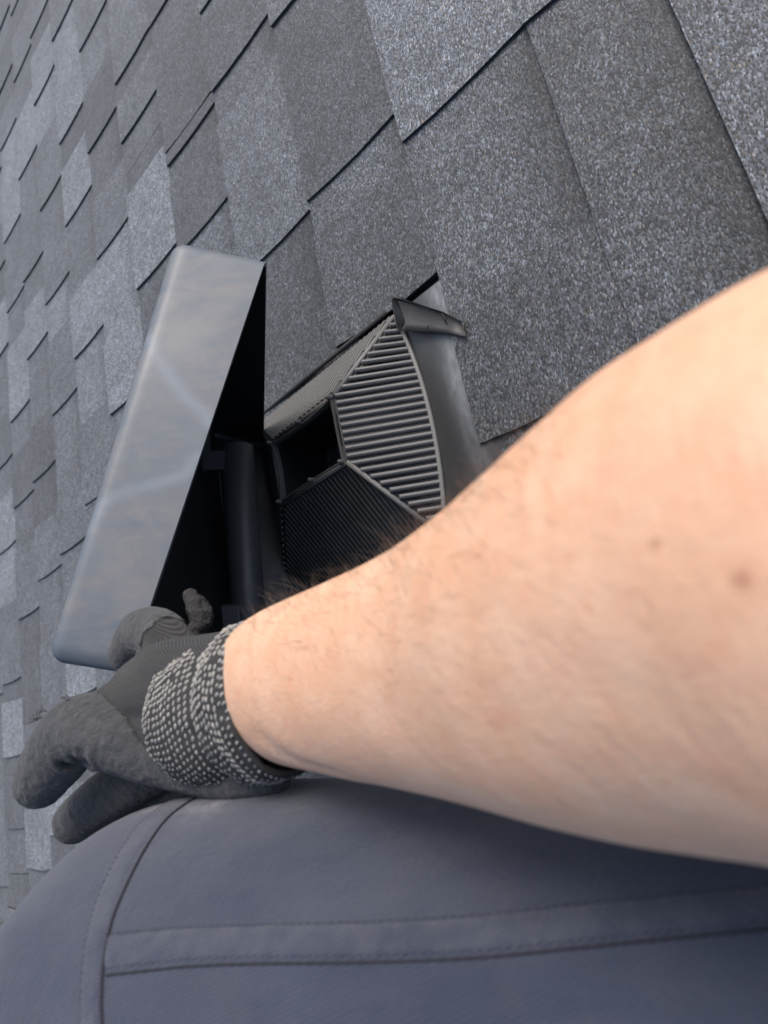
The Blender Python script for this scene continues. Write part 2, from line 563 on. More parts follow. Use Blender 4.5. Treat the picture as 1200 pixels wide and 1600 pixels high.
far_tabs, far_tones = Geo(), []
far_base, far_btones = Geo(), []
for ci, kk in enumerate(KS):
    v0, v1 = COURSES[ci]
    ex = v1 - v0
    vt = v1 + .03
    ends = [(u, l, (DK, MD, LI * (1.12 if kk < 5 else 1))[t] * rng.uniform(.92, 1.1)) for u, l, t in ENDS.get(kk, [])]
    if kk == 7:
        spans = [(UMIN, VENT_CUT[0]), (VENT_CUT[1], UMAX)]
    else:
        spans = [(UMIN, UMAX)]
    lo_u = min([u - l for u, l, t in ends], default=.2) - .06
    hi_u = max([u for u, l, t in ends], default=.2) + .06
    wts = [DK, MD, MD, LI * 1.15] if kk < 5 else [DK, DK, MD, MD]
    u = lo_u - rng.uniform(0, .12)
    while u > UMIN + .2:
        l = rng.uniform(.10, .19)
        ends.append((u, l, rng.choice(wts) * rng.uniform(.9, 1.1)))
        u -= l + rng.uniform(.07, .16)
    u = hi_u + rng.uniform(.05, .15)
    while u < UMAX - .2:
        l = rng.uniform(.10, .19)
        ends.append((u + l, l, rng.choice(wts) * rng.uniform(.9, 1.1)))
        u += l + rng.uniform(.07, .16)
    ends.sort()
    sl = -(.0055 / ex)

    def top(x, y, v0=v0, sl=sl):
        return .0062 + (y - v0) * sl + noise.noise((x * 6, y * 9, 3.1)) * .0006

    # base pieces about a metre long
    cuts = []
    c0 = UMIN + (rng.uniform(0, .8) if kk < 7 else .72)
    while c0 < UMAX:
        cuts.append(c0); c0 += .985
    for sa, sb in spans:
        cs = [sa] + [c for c in cuts if sa + .08 < c < sb - .08] + [sb]
        for pa, pb in zip(cs[:-1], cs[1:]):
            pa2, pb2 = pa + .0006, pb - .0006
            # split the strip where tabs end so that each gap carries its own shade
            marks = sorted({pa2, pb2} | {e[0] - .002 for e in ends if pa2 + .01 < e[0] - .002 < pb2 - .01} | {pa2 + (pb2 - pa2) * q / 8 for q in range(1, 8)})
            g = Geo()
            tones = []
            m = len(marks)
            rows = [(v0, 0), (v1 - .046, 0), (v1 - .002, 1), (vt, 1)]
            vs = []
            for y, _ in rows:
                vs += [(x, y + (rng.uniform(-.0007, .0007) if y == v0 else 0), top(x, y)) for x in marks]
            for y in (v0, vt):
                vs += [(x, y, top(x, y) - .0032) for x in marks]
            fs, mi = [], []
            gap = {}
            for r in range(3):
                for i in range(m - 1):
                    fs.append((r * m + i, r * m + i + 1, (r + 1) * m + i + 1, (r + 1) * m + i)); mi.append(0)
            fs += [(i, 4 * m + i, 4 * m + i + 1, i + 1) for i in range(m - 1)]; mi += [1] * (m - 1)
            fs += [(3 * m + i, 3 * m + i + 1, 5 * m + i + 1, 5 * m + i) for i in range(m - 1)]; mi += [1] * (m - 1)
            fs += [(4 * m, 0, m, 2 * m, 3 * m, 5 * m)[::-1], (5 * m - 1, m - 1, 2 * m - 1, 3 * m - 1, 4 * m - 1, 6 * m - 1)]; mi += [1, 1]
            fs += [(4 * m + i, 5 * m + i, 5 * m + i + 1, 4 * m + i + 1) for i in range(m - 1)]; mi += [1] * (m - 1)
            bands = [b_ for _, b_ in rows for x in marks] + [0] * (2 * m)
            cur = rng.choice(wts[:3])
            segt = []
            for i in range(m - 1):
                if any(abs(marks[i] - (e[0] - .002)) < 1e-6 for e in ends):
                    cur = rng.choice(wts[:3] if kk > 3 else wts) * rng.uniform(.88, 1.08)
                segt.append(cur)
            g.v = [Vector(p) for p in vs]; g.f = fs; g.mi = mi
            near = any(seen(x, y) for x in marks for y in (v0, v1)) and len(ROOF.children) < 90
            tl = segt * 3 + [.02] * (len(fs) - 3 * (m - 1))
            if not near:
                o = len(far_base.v)
                far_base.v += g.v; far_base.f += [tuple(i + o for i in f) for f in fs]; far_base.mi += mi
                far_btones += tl
                par = None
            else:
                me = g.mesh('shingle', [M_SH, M_EDGE], fix=False)
                fattr(me, 'tone', tl, 'FACE')
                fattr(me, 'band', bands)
                par = put('shingle', me, ROOF)
            for ue, l, tn in ends:
                if not (pa < ue - l / 2 <= pb):
                    continue
                if ue > pb + .0 and sb == VENT_CUT[0]:
                    continue
                j = lambda a: rng.uniform(-a, a)
                us = ue - l
                ue2 = min(ue, UMAX)
                if us < sb < ue2:
                    ue2 = sb
                if us < sa:
                    continue
                bow = rng.uniform(.001, .0035)
                fl = rng.uniform(0.0, .012)
                poly = [(us - fl, v0 + j(.001)), (us + (ue2 - us) * .5, v0 + j(.0008)), (ue2 - .003, v0 + j(.001)), (ue2 + bow * .3, v0 + ex * .3), (ue2 + bow, v0 + ex * .62), (ue2, v1 + .004), (ue2, vt), (us, vt), (us - fl * .4, v0 + ex * .5)]
                t2 = Geo()
                lift = rng.uniform(0, .001)
                t2.prism(poly, lambda x, y: top(x, y) - .0002, lambda x, y: top(x, y) + TH + lift * max(0, 1 - (y - v0) / ex), 0, 1)
                if par is not None and seen(ue2 - l / 2, (v0 + v1) / 2):
                    me = t2.mesh('shingle_tab', [M_SH, M_EDGE], fix=False)
                    fattr(me, 'tone', [tn] * len(me.polygons), 'FACE')
                    put('shingle_tab', me, par)
                else:
                    o = len(far_tabs.v)
                    far_tabs.v += t2.v; far_tabs.f += [tuple(i + o for i in f) for f in t2.f]; far_tabs.mi += t2.mi
                    far_tones += [tn] * len(t2.f)
me = far_base.mesh('outer_shingles', [M_SH, M_EDGE], fix=False); fattr(me, 'tone', far_btones, 'FACE')
put('outer_shingles', me, ROOF, kind='stuff')
me = far_tabs.mesh('outer_shingle_tabs', [M_SH, M_EDGE], fix=False); fattr(me, 'tone', far_tones, 'FACE')
put('outer_shingle_tabs', me, ROOF, kind='stuff')

# ------------------------------------------------------------------ the roof vent without its cap
VB = Vector((.112, .96, .006))
VENT = root_at('roof_vent', VB, category='roof vent',
               label='open black louvred roof vent with its square throat showing, set in the shingles')
B0, B1, BV0, BV1, BH = .006, .226, .843, 1.083, .006
O0, O1, OV0, OV1, OH = .083, .147, .946, 1.046, .067


def arc(u):
    q = (u - .113) / .113
    return BV1 + .015 * (1 - q * q)


# base corners and opening corners, going round
bc = [Vector((B0, BV0, BH)), Vector((B1, BV0, BH)), Vector((B1, BV1, BH)), Vector((B0, BV1, BH))]
oc = [Vector((O0, OV0, OH)), Vector((O1, OV0, OH)), Vector((O1, OV1, OH)), Vector((O0, OV1, OH))]
g = Geo()
NB = 12
baseline = [Vector((B1 + (B0 - B1) * i / NB, arc(B1 + (B0 - B1) * i / NB), BH)) for i in range(NB + 1)]
topline = [oc[2].lerp(oc[3], i / NB) for i in range(NB + 1)]
ctr = Vector((.113, .96, .03))
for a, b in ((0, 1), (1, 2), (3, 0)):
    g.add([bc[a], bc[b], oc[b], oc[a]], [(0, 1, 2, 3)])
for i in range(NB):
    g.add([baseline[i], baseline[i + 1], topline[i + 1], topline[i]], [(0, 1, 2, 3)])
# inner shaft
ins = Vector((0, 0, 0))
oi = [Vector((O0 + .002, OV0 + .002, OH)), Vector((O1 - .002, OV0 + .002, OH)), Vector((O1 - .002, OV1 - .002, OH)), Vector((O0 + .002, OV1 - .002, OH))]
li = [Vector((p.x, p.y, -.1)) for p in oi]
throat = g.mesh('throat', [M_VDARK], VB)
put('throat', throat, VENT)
g = Geo()
for i in range(4):
    j = (i + 1) % 4
    g.add([oi[i], oi[j], li[j], li[i]], [(0, 1, 2, 3)])
g.add(li, [(0, 1, 2, 3)])
put('shaft', g.mesh('shaft', [M_BLACK], VB, fix=False), VENT)


def face_normal(a, b, c):
    n = (b - a).cross(c - a).normalized()
    if n.dot(a - ctr) < 0:
        n = -n
    return n


def panel_point(uu, t):
    """point on the upslope louvre face at u, t=0 opening line, t=1 base"""
    if uu < O0:
        t0 = (O0 - uu) / (O0 - B0)
    elif uu > O1:
        t0 = (uu - O1) / (B1 - O1)
    else:
        t0 = 0
    tt = t0 + (1 - t0) * t
    return Vector((uu, OV1 + (arc(uu) - OV1) * tt, OH + (BH - OH) * tt))


nf = face_normal(oc[2], oc[3], bc[3])
NFIN = 30
pitch = (B1 - B0) / NFIN
for i in range(NFIN):
    uu = B0 + pitch * (i + .5)
    a, b = panel_point(uu, .0), panel_point(uu, 1.0)
    d = (b - a)
    if d.length < .006:
        continue
    a = a + d.normalized() * .001; b = b - d.normalized() * .001
    g = Geo()
    sd = Vector((1, 0, 0)) * pitch * .29
    hN = nf * .0034
    # a rounded rib: five-sided section
    prof = [(-1, 0), (-.85, .62), (-.35, .97), (.35, 1.0), (.85, .66), (1, 0)]
    g.loft([[p + sd * x + hN * y for x, y in prof] for p in (a, b)], True)
    put('fin', g.mesh('fin', [M_FIN], VB), VENT)
# frame of the louvre face: both hips and the curved sill
for pts in ([oc[3], bc[3]], [oc[2], bc[2]]):
    g = Geo()
    g.tube([p + nf * .0012 for p in pts], .0024, 8)
    put('hip_rail', g.mesh('hip_rail', [M_FIN], VB, True), VENT)
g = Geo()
g.tube([Vector((-.002, BV0 - .002, .0085)), Vector((-.0022, .96, .009)), Vector((-.002, BV1 - .006, .0085))], .0024, 8)  # black strip added as the shadow line along the vent's base
put('base_shadow_line', g.mesh('base_shadow_line', [M_EDGE], VB, True), VENT)
g = Geo()
g.tube([p + nf * .001 + Vector((0, .0005, .0005)) for p in baseline], .0024, 8)
put('sill', g.mesh('sill', [M_FIN], VB, True), VENT)


def fine_ribs(a0, a1, b0, b1, n, w, h, name, m):
    """ribs on a sloping side from base line a0-a1 up to opening line b0-b1, all parallel"""
    g = Geo()
    nn = face_normal(a0, a1, b0)
    ax = (a1 - a0)
    for i in range(n):
        f = (i + .5) / n
        p = a0 + ax * f
        fb0 = (b0 - a0).dot(ax) / ax.length_squared
        fb1 = (b1 - a0).dot(ax) / ax.length_squared
        t = 1.0
        if f < fb0:
            t = f / fb0
        elif f > fb1:
            t = (1 - f) / (1 - fb1)
        mid = (b0 + b1) / 2 - (a0 + a1) / 2
        rise = mid - ax * (mid.dot(ax) / ax.length_squared)
        q = p + rise * t * .965
        if (q - p).length < .004:
            continue
        g.bar(p, q, w, nn, h)
    put(name, g.mesh(name, [m], VB), VENT, kind='stuff')


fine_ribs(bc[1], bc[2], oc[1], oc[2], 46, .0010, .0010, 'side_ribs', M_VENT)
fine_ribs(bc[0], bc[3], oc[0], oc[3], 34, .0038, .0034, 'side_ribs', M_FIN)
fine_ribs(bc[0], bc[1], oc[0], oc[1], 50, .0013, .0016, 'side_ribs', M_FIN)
for a, b in ((3, 0), (0, 1), (1, 2)):
    g = Geo()
    g.tube([oc[a], oc[a].lerp(oc[b], .5), oc[b]], .0024, 8)
    put('rim_bead', g.mesh('rim_bead', [M_VENT], VB, True), VENT)
# lip round the opening with locating pegs
g = Geo()
for i in range(4):
    j = (i + 1) % 4
    a, b = oc[i], oc[j]
    inn = ((oc[0] + oc[2]) / 2 - (a + b) / 2); inn.z = 0; inn.normalize()
    n = 6
    hs = [.0035 - .0020 * math.sin(math.pi * q / n) for q in range(n + 1)]
    for q in range(n):
        p0, p1 = a.lerp(b, q / n), a.lerp(b, (q + 1) / n)
        bow0 = inn * .0022 * math.sin(math.pi * q / n); bow1 = inn * .0022 * math.sin(math.pi * (q + 1) / n)
        p0 = p0 + bow0 + inn * .0005; p1 = p1 + bow1 + inn * .0005
        z = Vector((0, 0, 1))
        g.box8([p0 - z * .004, p1 - z * .004, p1 + inn * .0016 - z * .004, p0 + inn * .0016 - z * .004,
                p0 + z * hs[q], p1 + z * hs[q + 1], p1 + inn * .0016 + z * hs[q + 1], p0 + inn * .0016 + z * hs[q]])
put('lip', g.mesh('lip', [M_VENT], VB), VENT)
for a, f in ((0, 0), (1, 0), (1, .55), (2, 0), (3, 0), (3, .5)):
    p = oc[a].lerp(oc[(a + 1) % 4], f)
    inn = ((oc[0] + oc[2]) / 2 - p); inn.z = 0; inn.normalize()
    p = p + inn * .002
    g = Geo(); g.tube([p - Vector((0, 0, .003)), p + Vector((0, 0, .006)), p + Vector((0, 0, .0085))], [.0022, .002, .0008], 8)
    put('peg', g.mesh('peg', [M_VENT], VB, True), VENT)

# flange: the moulded apron that runs up under the shingles
g = Geo()
NU, NV = 40, 16
rows, dusts = [], []
for j in range(NV + 1):
    r = []
    for i in range(NU + 1):
        uu = .004 + .233 * i / NU
        va = arc(max(B0, min(B1, uu))) - .002
        vb = 1.185
        t = j / NV
        vv = va + (vb - va) * t
        hump = math.exp(-((uu - .12) / .075) ** 2)
        z = .0045 + .0070 * hump * 4 * t * (1 - t) - .0025 * t
        r.append((uu, vv, z))
        dd = math.exp(-((vv - 1.140) / .011) ** 2) * (.35 + .65 * math.exp(-((uu - .10) / .055) ** 2)) + .9 * math.exp(-((uu - .012) / .022) ** 2 - ((vv - 1.142) / .016) ** 2)
        dusts.append(min(1, dd))
    rows.append(r)
g.loft(rows, False, 0, closed=False)
me = g.mesh('flange', [M_FLANGE], VB, True)
fattr(me, 'dust', dusts)
put('flange', me, VENT)

# water diverter: an open folded channel running up from the corner
g = Geo()
dz = .606
r0 = [(611, 463), (617, 461.5), (623, 468), (634, 505), (633, 513), (627, 516), (620, 514), (613, 480)]
r1 = [(645, 475), (652, 474), (660, 478), (668, 508), (667, 516), (661, 519), (650, 517), (643, 490)]
r2 = [(684, 487), (690, 486), (697, 490), (702, 514), (700, 520), (694, 522), (685, 520), (681, 500)]
r3 = [(719, 503), (722, 503), (725, 505), (728, 522), (727, 526), (723, 527), (719, 525), (717, 512)]
outer = []
for rr, z0 in ((r0, .612), (r1, .597), (r2, .580), (r3, .5645)):
    cx = sum(p[0] for p in rr) / 8; cy = sum(p[1] for p in rr) / 8
    outer.append([cam_pt(x, y, z0 + (.008 if i in (0, 6, 7, 5) else -.006)) for i, (x, y) in enumerate(rr)])
inner = []
for ring in outer[:3]:
    c = sum(ring, Vector()) / 8
    inner.append([c + (p - c) * .87 for p in ring])
g.loft(outer, False)
g.f.append(tuple(len(g.v) - 8 + i for i in range(8))); g.mi.append(0)
o = len(g.v)
g.loft([inner[0], inner[1], inner[2]], False, 1)  # near-black inner wall: shade inside the channel put into the colour
for i in range(8):
    j = (i + 1) % 8
    g.f.append((i, j, o + j, o + i)); g.mi.append(0)
g.f.append(tuple(o + 16 + i for i in range(8))); g.mi.append(1)
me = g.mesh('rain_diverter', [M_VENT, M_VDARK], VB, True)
put('rain_diverter', me, VENT)

# ------------------------------------------------------------------ the cap, tipped up on its edge
Ac, Bc = cam_pt(417, 399, .50), cam_pt(198, 1056, .41)
Ao, Bo = cam_pt(268, 366, .497), cam_pt(60, 1034, .405)
Cc, Dc = cam_pt(412, 690, .765), cam_pt(465, 1035, .668)
e3 = ((Ao - Ac) + (Bo - Bc)) / 2
Co, Do = Cc + e3 * .95, Dc + e3 * .95
LA, LB, LH = .30, .27, .06


def tri(a, b, c):
    a /= LA; b /= LB; c /= LH
    lo = Ac.lerp(Bc, a).lerp(Cc.lerp(Dc, a), b)
    hi = Ao.lerp(Bo, a).lerp(Co.lerp(Do, a), b)
    return lo.lerp(hi, c)


def rrect(inset, rad, n=7, sub=200):
    x0, y0, x1, y1 = inset, inset, LA - inset, LB - inset
    rad = max(rad - inset, .0015)
    out = []
    corners = [(x1 - rad, y0 + rad, -90), (x1 - rad, y1 - rad, 0), (x0 + rad, y1 - rad, 90), (x0 + rad, y0 + rad, 180)]
    arcs = [[(cx + rad * math.cos(math.radians(a0 + 90 * q / n)), cy + rad * math.sin(math.radians(a0 + 90 * q / n))) for q in range(n + 1)] for cx, cy, a0 in corners]
    for q in range(4):
        out += arcs[q]
        p, r = arcs[q][-1], arcs[(q + 1) % 4][0]
        for w in range(1, sub):
            out.append((p[0] + (r[0] - p[0]) * w / sub, p[1] + (r[1] - p[1]) * w / sub))
    return out


RC = .011
levels = [(0, 0)] + [(0, (LH - RC) * q / 14) for q in range(1, 15)]
levels += [(RC * (1 - math.cos(math.radians(a))), LH - RC + RC * math.sin(math.radians(a))) for a in (12, 24, 36, 48, 60, 75, 90)]
levels += [(.03, LH + .0004), (.07, LH + .0006), (.12, LH + .0006)]
t = .0022
g = Geo()
uvs = []
rings = []
for ins, c in levels:
    rr = rrect(ins, .011)
    rings.append([tri(a, b, c) for a, b in rr])
    uvs += [(a / LA, b / LB, c / LH) for a, b in rr]
nring = len(rings[0])
g.loft(rings, False, 0)
g.f.append(tuple((len(rings) - 1) * nring + i for i in range(nring))); g.mi.append(0)
o = len(g.v)
irings = []
for ins, c in [(t, 0), (t, LH * .5), (t, LH - RC), (t + .003, LH - t), (.12, LH - t)]:
    rr = rrect(ins, .011)
    irings.append([tri(a, b, c) for a, b in rr])
    uvs += [(9, 9, 9)] * nring
g.loft(irings, False, 1)
g.f.append(tuple(o + (len(irings) - 1) * nring + i for i in range(nring))); g.mi.append(1)
for i in range(nring):
    j = (i + 1) % nring
    g.f.append((i, j, o + j, o + i)); g.mi.append(0)
CB = tri(LA / 2, LB, LH / 2)
me = g.mesh('hood', [M_CAP, M_BLACK], CB, True)
me.set_sharp_from_angle(angle=math.radians(50))


# pale flow marks on the faded side, as curves in (along, out) of that side
def toside(x, y):
    def px(p):
        d = p - CAM; z = d.dot(fwd)
        return Vector((d.dot(right) / z * F + 600, d.dot(down) / z * F + 800))
    best = None
    for i in range(41):
        for j in range(21):
            q = px(tri(LA * i / 40, 0, LH * j / 20)) - Vector((x, y))
            if best is None or q.length < best[0]:
                best = (q.length, i / 40, j / 20)
    return best[1] * LA, best[2] * LH


CURV = [[(236, 530), (245, 560), (262, 588), (290, 620), (318, 648), (332, 668)], [(140, 815), (158, 795), (180, 776), (215, 763), (250, 755), (285, 742), (312, 716)]]
sc = [[toside(*p) for p in c] for c in CURV]
strk = []
for a, b, c in uvs:
    val = 0
    if b < .12 and a < 2:
        p = Vector((a * LA, c * LH))
        for cv in sc:
            for q in range(len(cv) - 1):
                s0, s1 = Vector(cv[q]), Vector(cv[q + 1])
                dd = s1 - s0
                f = max(0, min(1, (p - s0).dot(dd) / max(dd.length_squared, 1e-9)))
                val = max(val, math.exp(-(((p - s0 - dd * f).length) / .0042) ** 2))
    strk.append(val)
fattr(me, 'streak', strk)
CAP = root_at('vent_cap', CB, category='vent cap',
              label='faded black plastic vent cap tipped on edge between the gloved hand and the open vent')
put('hood', me, CAP)
g = Geo()
p0, p1, p2 = cam_pt(369, 700, .655), cam_pt(388, 960, .615), cam_pt(394, 1080, .60)
g.tube([p0, p1, p2], [.0168, .0155, .0155], 28)
put('tube', g.mesh('tube', [M_PIPE], CB, True), CAP)
g = Geo()
q0, q1 = cam_pt(367, 652, .664), cam_pt(371, 737, .650)
g.tube([q0, q0, q0.lerp(q1, .05), q0.lerp(q1, .42), q0.lerp(q1, .46), q1, q1], [.001, .0215, .0235, .0225, .0200, .0195, .017], 28)
put('collar', g.mesh('collar', [M_BLACK], CB, True), CAP)
g = Geo()
for a, b, r in (((338, 705), (338, 735), .009),):
    c0, c1 = cam_pt(*a, .648), cam_pt(*b, .645)
    ax = (c1 - c0)
    x = right * .011; y = fwd * .009
    g.box8([c0 - x - y, c0 + x - y, c0 + x + y, c0 - x + y, c1 - x - y, c1 + x - y, c1 + x + y, c1 - x + y])
me = g.mesh('clip', [M_PIPE], CB); bevel(me, .001)
put('clip', me, CAP)
g = Geo()
c0, c1 = cam_pt(362, 945, .60), cam_pt(366, 985, .595)
x = right * .008; y = fwd * .008
g.box8([c0 - x - y, c0 + x - y, c0 + x + y, c0 - x + y, c1 - x - y, c1 + x - y, c1 + x + y, c1 - x + y])
me = g.mesh('clip', [M_PIPE], CB); bevel(me, .001)
put('clip', me, CAP)

# ------------------------------------------------------------------ the person: bare forearm, glove, trousers
ARM = [[330, 1097.3, .285, .0196, .0145], [400, 1083, .262, .0240, .0180], [450, 1067.7, .245, .0285, .022], [600, 1047.9, .208, .0332, .0272],
       [750, 1023.3, .178, .0378, .0325], [900, 988.6, .152, .0422, .0371], [1050, 942.8, .132, .0451, .0397], [1200, 901.4, .116, .0465, .041],
       [1420, 868, .099, .0478, .043], [1750, 850, .083, .0480, .044]]
rings, S = limb_rings(ARM, 12, 96)
g = Geo()
g.loft(rings, True)
PB = cam_pt(700, 1646, .225)
PB = Vector((PB.x, PB.y, .012))
me = g.mesh('person', [M_SKIN], PB, True)
abvh = BVHTree.FromPolygons([v.co + PB for v in me.vertices], [p.vertices for p in me.polygons])


def shoot(bvh, x, y):
    d = (cam_pt(x, y, 1) - CAM).normalized()
    h = bvh.ray_cast(CAM, d)
    return h[0], h[1]


# muscle and tendon relief, moles, faint veins
wrist = [shoot(abvh, *p)[0] for p in ((405, 1150), (440, 1178), (480, 1195), (530, 1208))]
moles = [(shoot(abvh, 1022, 850)[0], .0011, .9), (shoot(abvh, 1157, 905)[0], .0016, .9), (shoot(abvh, 700, 925)[0], .0005, .5), (shoot(abvh, 805, 955)[0], .0006, -1)]
veins = [[shoot(abvh, *p)[0] for p in ((640, 1010), (720, 1030), (830, 1075), (930, 1120), (1080, 1180))], [shoot(abvh, *p)[0] for p in ((760, 900), (860, 985), (960, 1030), (1100, 1050))]]


def segdist(p, line):
    best = 9
    for a, b in zip(line[:-1], line[1:]):
        d = b - a
        f = max(0, min(1, (p - a).dot(d) / d.length_squared))
        best = min(best, (p - a - d * f).length)
    return best


ve = []
nrm = [v.normal.copy() for v in me.vertices]
for i, v in enumerate(me.vertices):
    p = v.co + PB
    vd = min(segdist(p, l) for l in veins)
    ve.append(math.exp(-(vd / .0025) ** 2))
    off = noise.fractal(p * 24, 1.0, 2.0, 2) * .0008 + .00012 * math.exp(-(vd / .0035) ** 2)
    wd = segdist(p, wrist)
    off -= .0011 * math.exp(-(wd / .0028) ** 2)
    v.co += nrm[i] * off
for vm, (q, _, _) in zip(MOLES, moles):
    vm.inputs[1].default_value = q - PB
fattr(me, 'vein', ve)
PERSON = root_at('person', PB, me, category='person',
                 label='person in navy work trousers reaching a bare forearm and grey gloved hand past the vent')

# hair on the forearm
g = Geo()
hr = random.Random(5)
polys = me.polygons
verts = me.vertices
nh = 0
for tries in range(60000):
    if nh >= 1500:
        break
    pl = polys[hr.randrange(len(polys))]
    c = pl.center + PB
    d = c - CAM
    z = d.dot(fwd)
    if z < .09:
        continue
    x, y = d.dot(right) / z * F + 600, d.dot(down) / z * F + 800
    if x < 395 or x > 1000:
        continue
    face = -pl.normal.dot(d.normalized())
    if face < -.35:
        continue
    up = pl.normal.dot(-down)
    dens = (.45 if up < .75 else .22) * (1.0 if x < 700 else max(.12, 1 - (x - 700) / 250))
    if hr.random() > dens:
        continue
    n = pl.normal.copy()
    tg = (cam_pt(330, 1097, .285) - c).normalized()
    tg = (tg - n * tg.dot(n)).normalized()
    sdv = n.cross(tg)
    dr = (tg * hr.uniform(.2, 1.0) + n * hr.uniform(.05, .3) + sdv * hr.uniform(-.9, .5) - down * .45).normalized()
    L = hr.uniform(.005, .014) * (1.15 if up > .4 else .8)
    curl = sdv * hr.uniform(-.4, .4) + tg * .3
    pts = [c - n * .0008]
    dcur = dr
    for q in range(4):
        pts.append(pts[-1] + dcur * L / 4)
        dcur = (dcur + curl * .3 - n * .13).normalized()
    r = hr.uniform(.000024, .000046)
    g.tube(pts, [r, r, r * .85, r * .6, r * .25], 3, False)
    nh += 1
put('arm_hair', g.mesh('arm_hair', [M_HAIR], PB, fix=False), PERSON, kind='stuff')

# glove -----------------------------------------------------------------
def chain(g, pts, seg=20, sub=5):
    """closed rounded tube; pts rows: (x, y, z, radius)"""
    S = catmull([(*cam_pt(*p[:3]), p[3]) for p in pts], sub)
    P = [Vector(q[:3]) for q in S]
    R = [q[3] for q in S]
    # hemispherical ends
    def endcap(p, d, r):
        return [(p + d * r * math.sin(a), max(r * math.cos(a), r * .05)) for a in (math.radians(20), math.radians(42), math.radians(62), math.radians(78), math.radians(88))]
    a = endcap(P[0], (P[0] - P[1]).normalized(), R[0])[::-1]
    b = endcap(P[-1], (P[-1] - P[-2]).normalized(), R[-1])
    P2 = [q[0] for q in a] + P + [q[0] for q in b]
    R2 = [q[1] for q in a] + R + [q[1] for q in b]
    g.tube(P2, R2, seg)
    return list(zip(P, R))


THUMB = [(425, 1202, .262, .0085), (385, 1203, .272, .0118), (335, 1194, .284, .0134), (255, 1170, .297, .0153), (185, 1147, .304, .0164), (125, 1140, .309, .0152), (90, 1180, .314, .0143), (63, 1221, .319, .0119)]
FING2 = [(270, 1180, .322, .0130), (225, 1208, .330, .0126), (160, 1248, .343, .0121), (116, 1284, .353, .0106)]
FING3 = [(340, 1205, .325, .0125), (250, 1262, .345, .0118), (180, 1300, .360, .0108)]
GRIP = [(285, 1040, .306, .0125), (252, 994, .326, .0122), (224, 990, .345, .0120), (203, 1022, .380, .0115)]
BACK = [[(390, 1085, .268, .020), (330, 1090, .285, .0185), (262, 1085, .302, .0175), (185, 1112, .318, .0150)],
        [(385, 1120, .270, .018), (300, 1135, .290, .017), (215, 1125, .312, .0160), (150, 1118, .318, .0120)],
        [(380, 1050, .270, .0175), (320, 1050, .288, .0165), (262, 1052, .305, .0150), (215, 1075, .322, .0135)],
        [(380, 1150, .275, .016), (300, 1160, .300, .016), (230, 1150, .322, .015)]]
g = Geo()
coated = []
for c in (THUMB, FING2, FING3, GRIP):
    coated.append(chain(g, c))
knit = [chain(g, c) for c in BACK]
gm = remesh(g, .00105, 3)
GB = cam_pt(300, 1100, .30)


def capsdist(p, chains):
    best = 9
    for ch in chains:
        for (a, ra), (b, rb) in zip(ch[:-1], ch[1:]):
            d = b - a
            f = max(0, min(1, (p - a).dot(d) / max(d.length_squared, 1e-12)))
            best = min(best, (p - a - d * f).length - (ra + (rb - ra) * f))
    return best


creases = [[cam_pt(*p) for p in q] for q in ([(128, 1196, .296), (120, 1160, .296), (112, 1150, .297)], [(98, 1170, .301), (105, 1190, .300), (128, 1203, .300)], [(140, 1187, .295), (141, 1165, .293)])]
cx, wn, rb = [], [], []
nl = [v.normal.copy() for v in gm.vertices]
hand_ax = (cam_pt(180, 1110, .32) - cam_pt(390, 1090, .268)).normalized()
for i, v in enumerate(gm.vertices):
    p = v.co
    dc, dk = capsdist(p, coated), capsdist(p, knit)
    cg = capsdist(p, [coated[3]])
    m = (dk - dc) / .0016 * .5 + .5 + noise.noise(p * 180) * .25
    if cg < .002 and dc >= cg - 1e-6:
        # torn coating on the gripping finger: bare knit towards the hand
        f = (p - cam_pt(262, 1003, .322)).dot((cam_pt(224, 985, .34) - cam_pt(285, 1040, .306)).normalized())
        m = .5 + f / .004 + noise.noise(p * 150) * .6
    m = max(0, min(1, m))
    cx.append(m)
    d = p - CAM; z = d.dot(fwd)
    px, py = d.dot(right) / z * F + 600, d.dot(down) / z * F + 800
    w = .15 + .55 * max(0, noise.noise(p * 45)) + .5 * math.exp(-(((px - 260) / 90) ** 2 + ((py - 985) / 40) ** 2))
    w += .5 * math.exp(-(((px - 270) / 120) ** 2 + ((py - 1225) / 16) ** 2))
    wn.append(min(1, w))
    rb.append((p - GB).dot((cam_pt(300, 1160, .30) - cam_pt(290, 1000, .30)).normalized()) + .25 * (p - GB).dot(hand_ax))
    off = (.0005 if m > .5 else -.0004)
    cd = min(segdist(p, l) for l in creases)
    off -= .0046 * math.exp(-(cd / .0023) ** 2)
    off += .0012 * math.exp(-((cd - .0045) / .0020) ** 2)
    if m > .5:
        off += noise.fractal(p * 260, 1, 2, 3) * .00045 + noise.noise(p * 70) * .0003
    v.co += nl[i] * off
fattr(gm, 'coat', cx); fattr(gm, 'worn', wn); fattr(gm, 'rib', rb)
for v in gm.vertices:
    v.co -= PB
gm.materials.clear(); gm.materials.append(M_GLOVE)
gm.name = 'glove'
GLOVE = put('glove', gm, PERSON, label='grey latex dipped work glove with a black knit back')

# cuff: knitted rings, black yarn with white stitches
CUFF = [[437, 1086, .2530, .0290, .0222], [430, 1088, .2550, .0304, .0234], [415, 1091, .2595, .0310, .0240], [395, 1097, .2655, .0304, .0236], [374, 1102, .2720, .0280, .0222], [352, 1107, .2780, .0300, .0236], [322, 1112, .2865, .0294, .0232], [300, 1113, .2930, .0272, .0224], [288, 1113, .2965, .0240, .0205]]
crings, CS = limb_rings(CUFF, 6, 84)


def ruffle(i, n):
    return 0


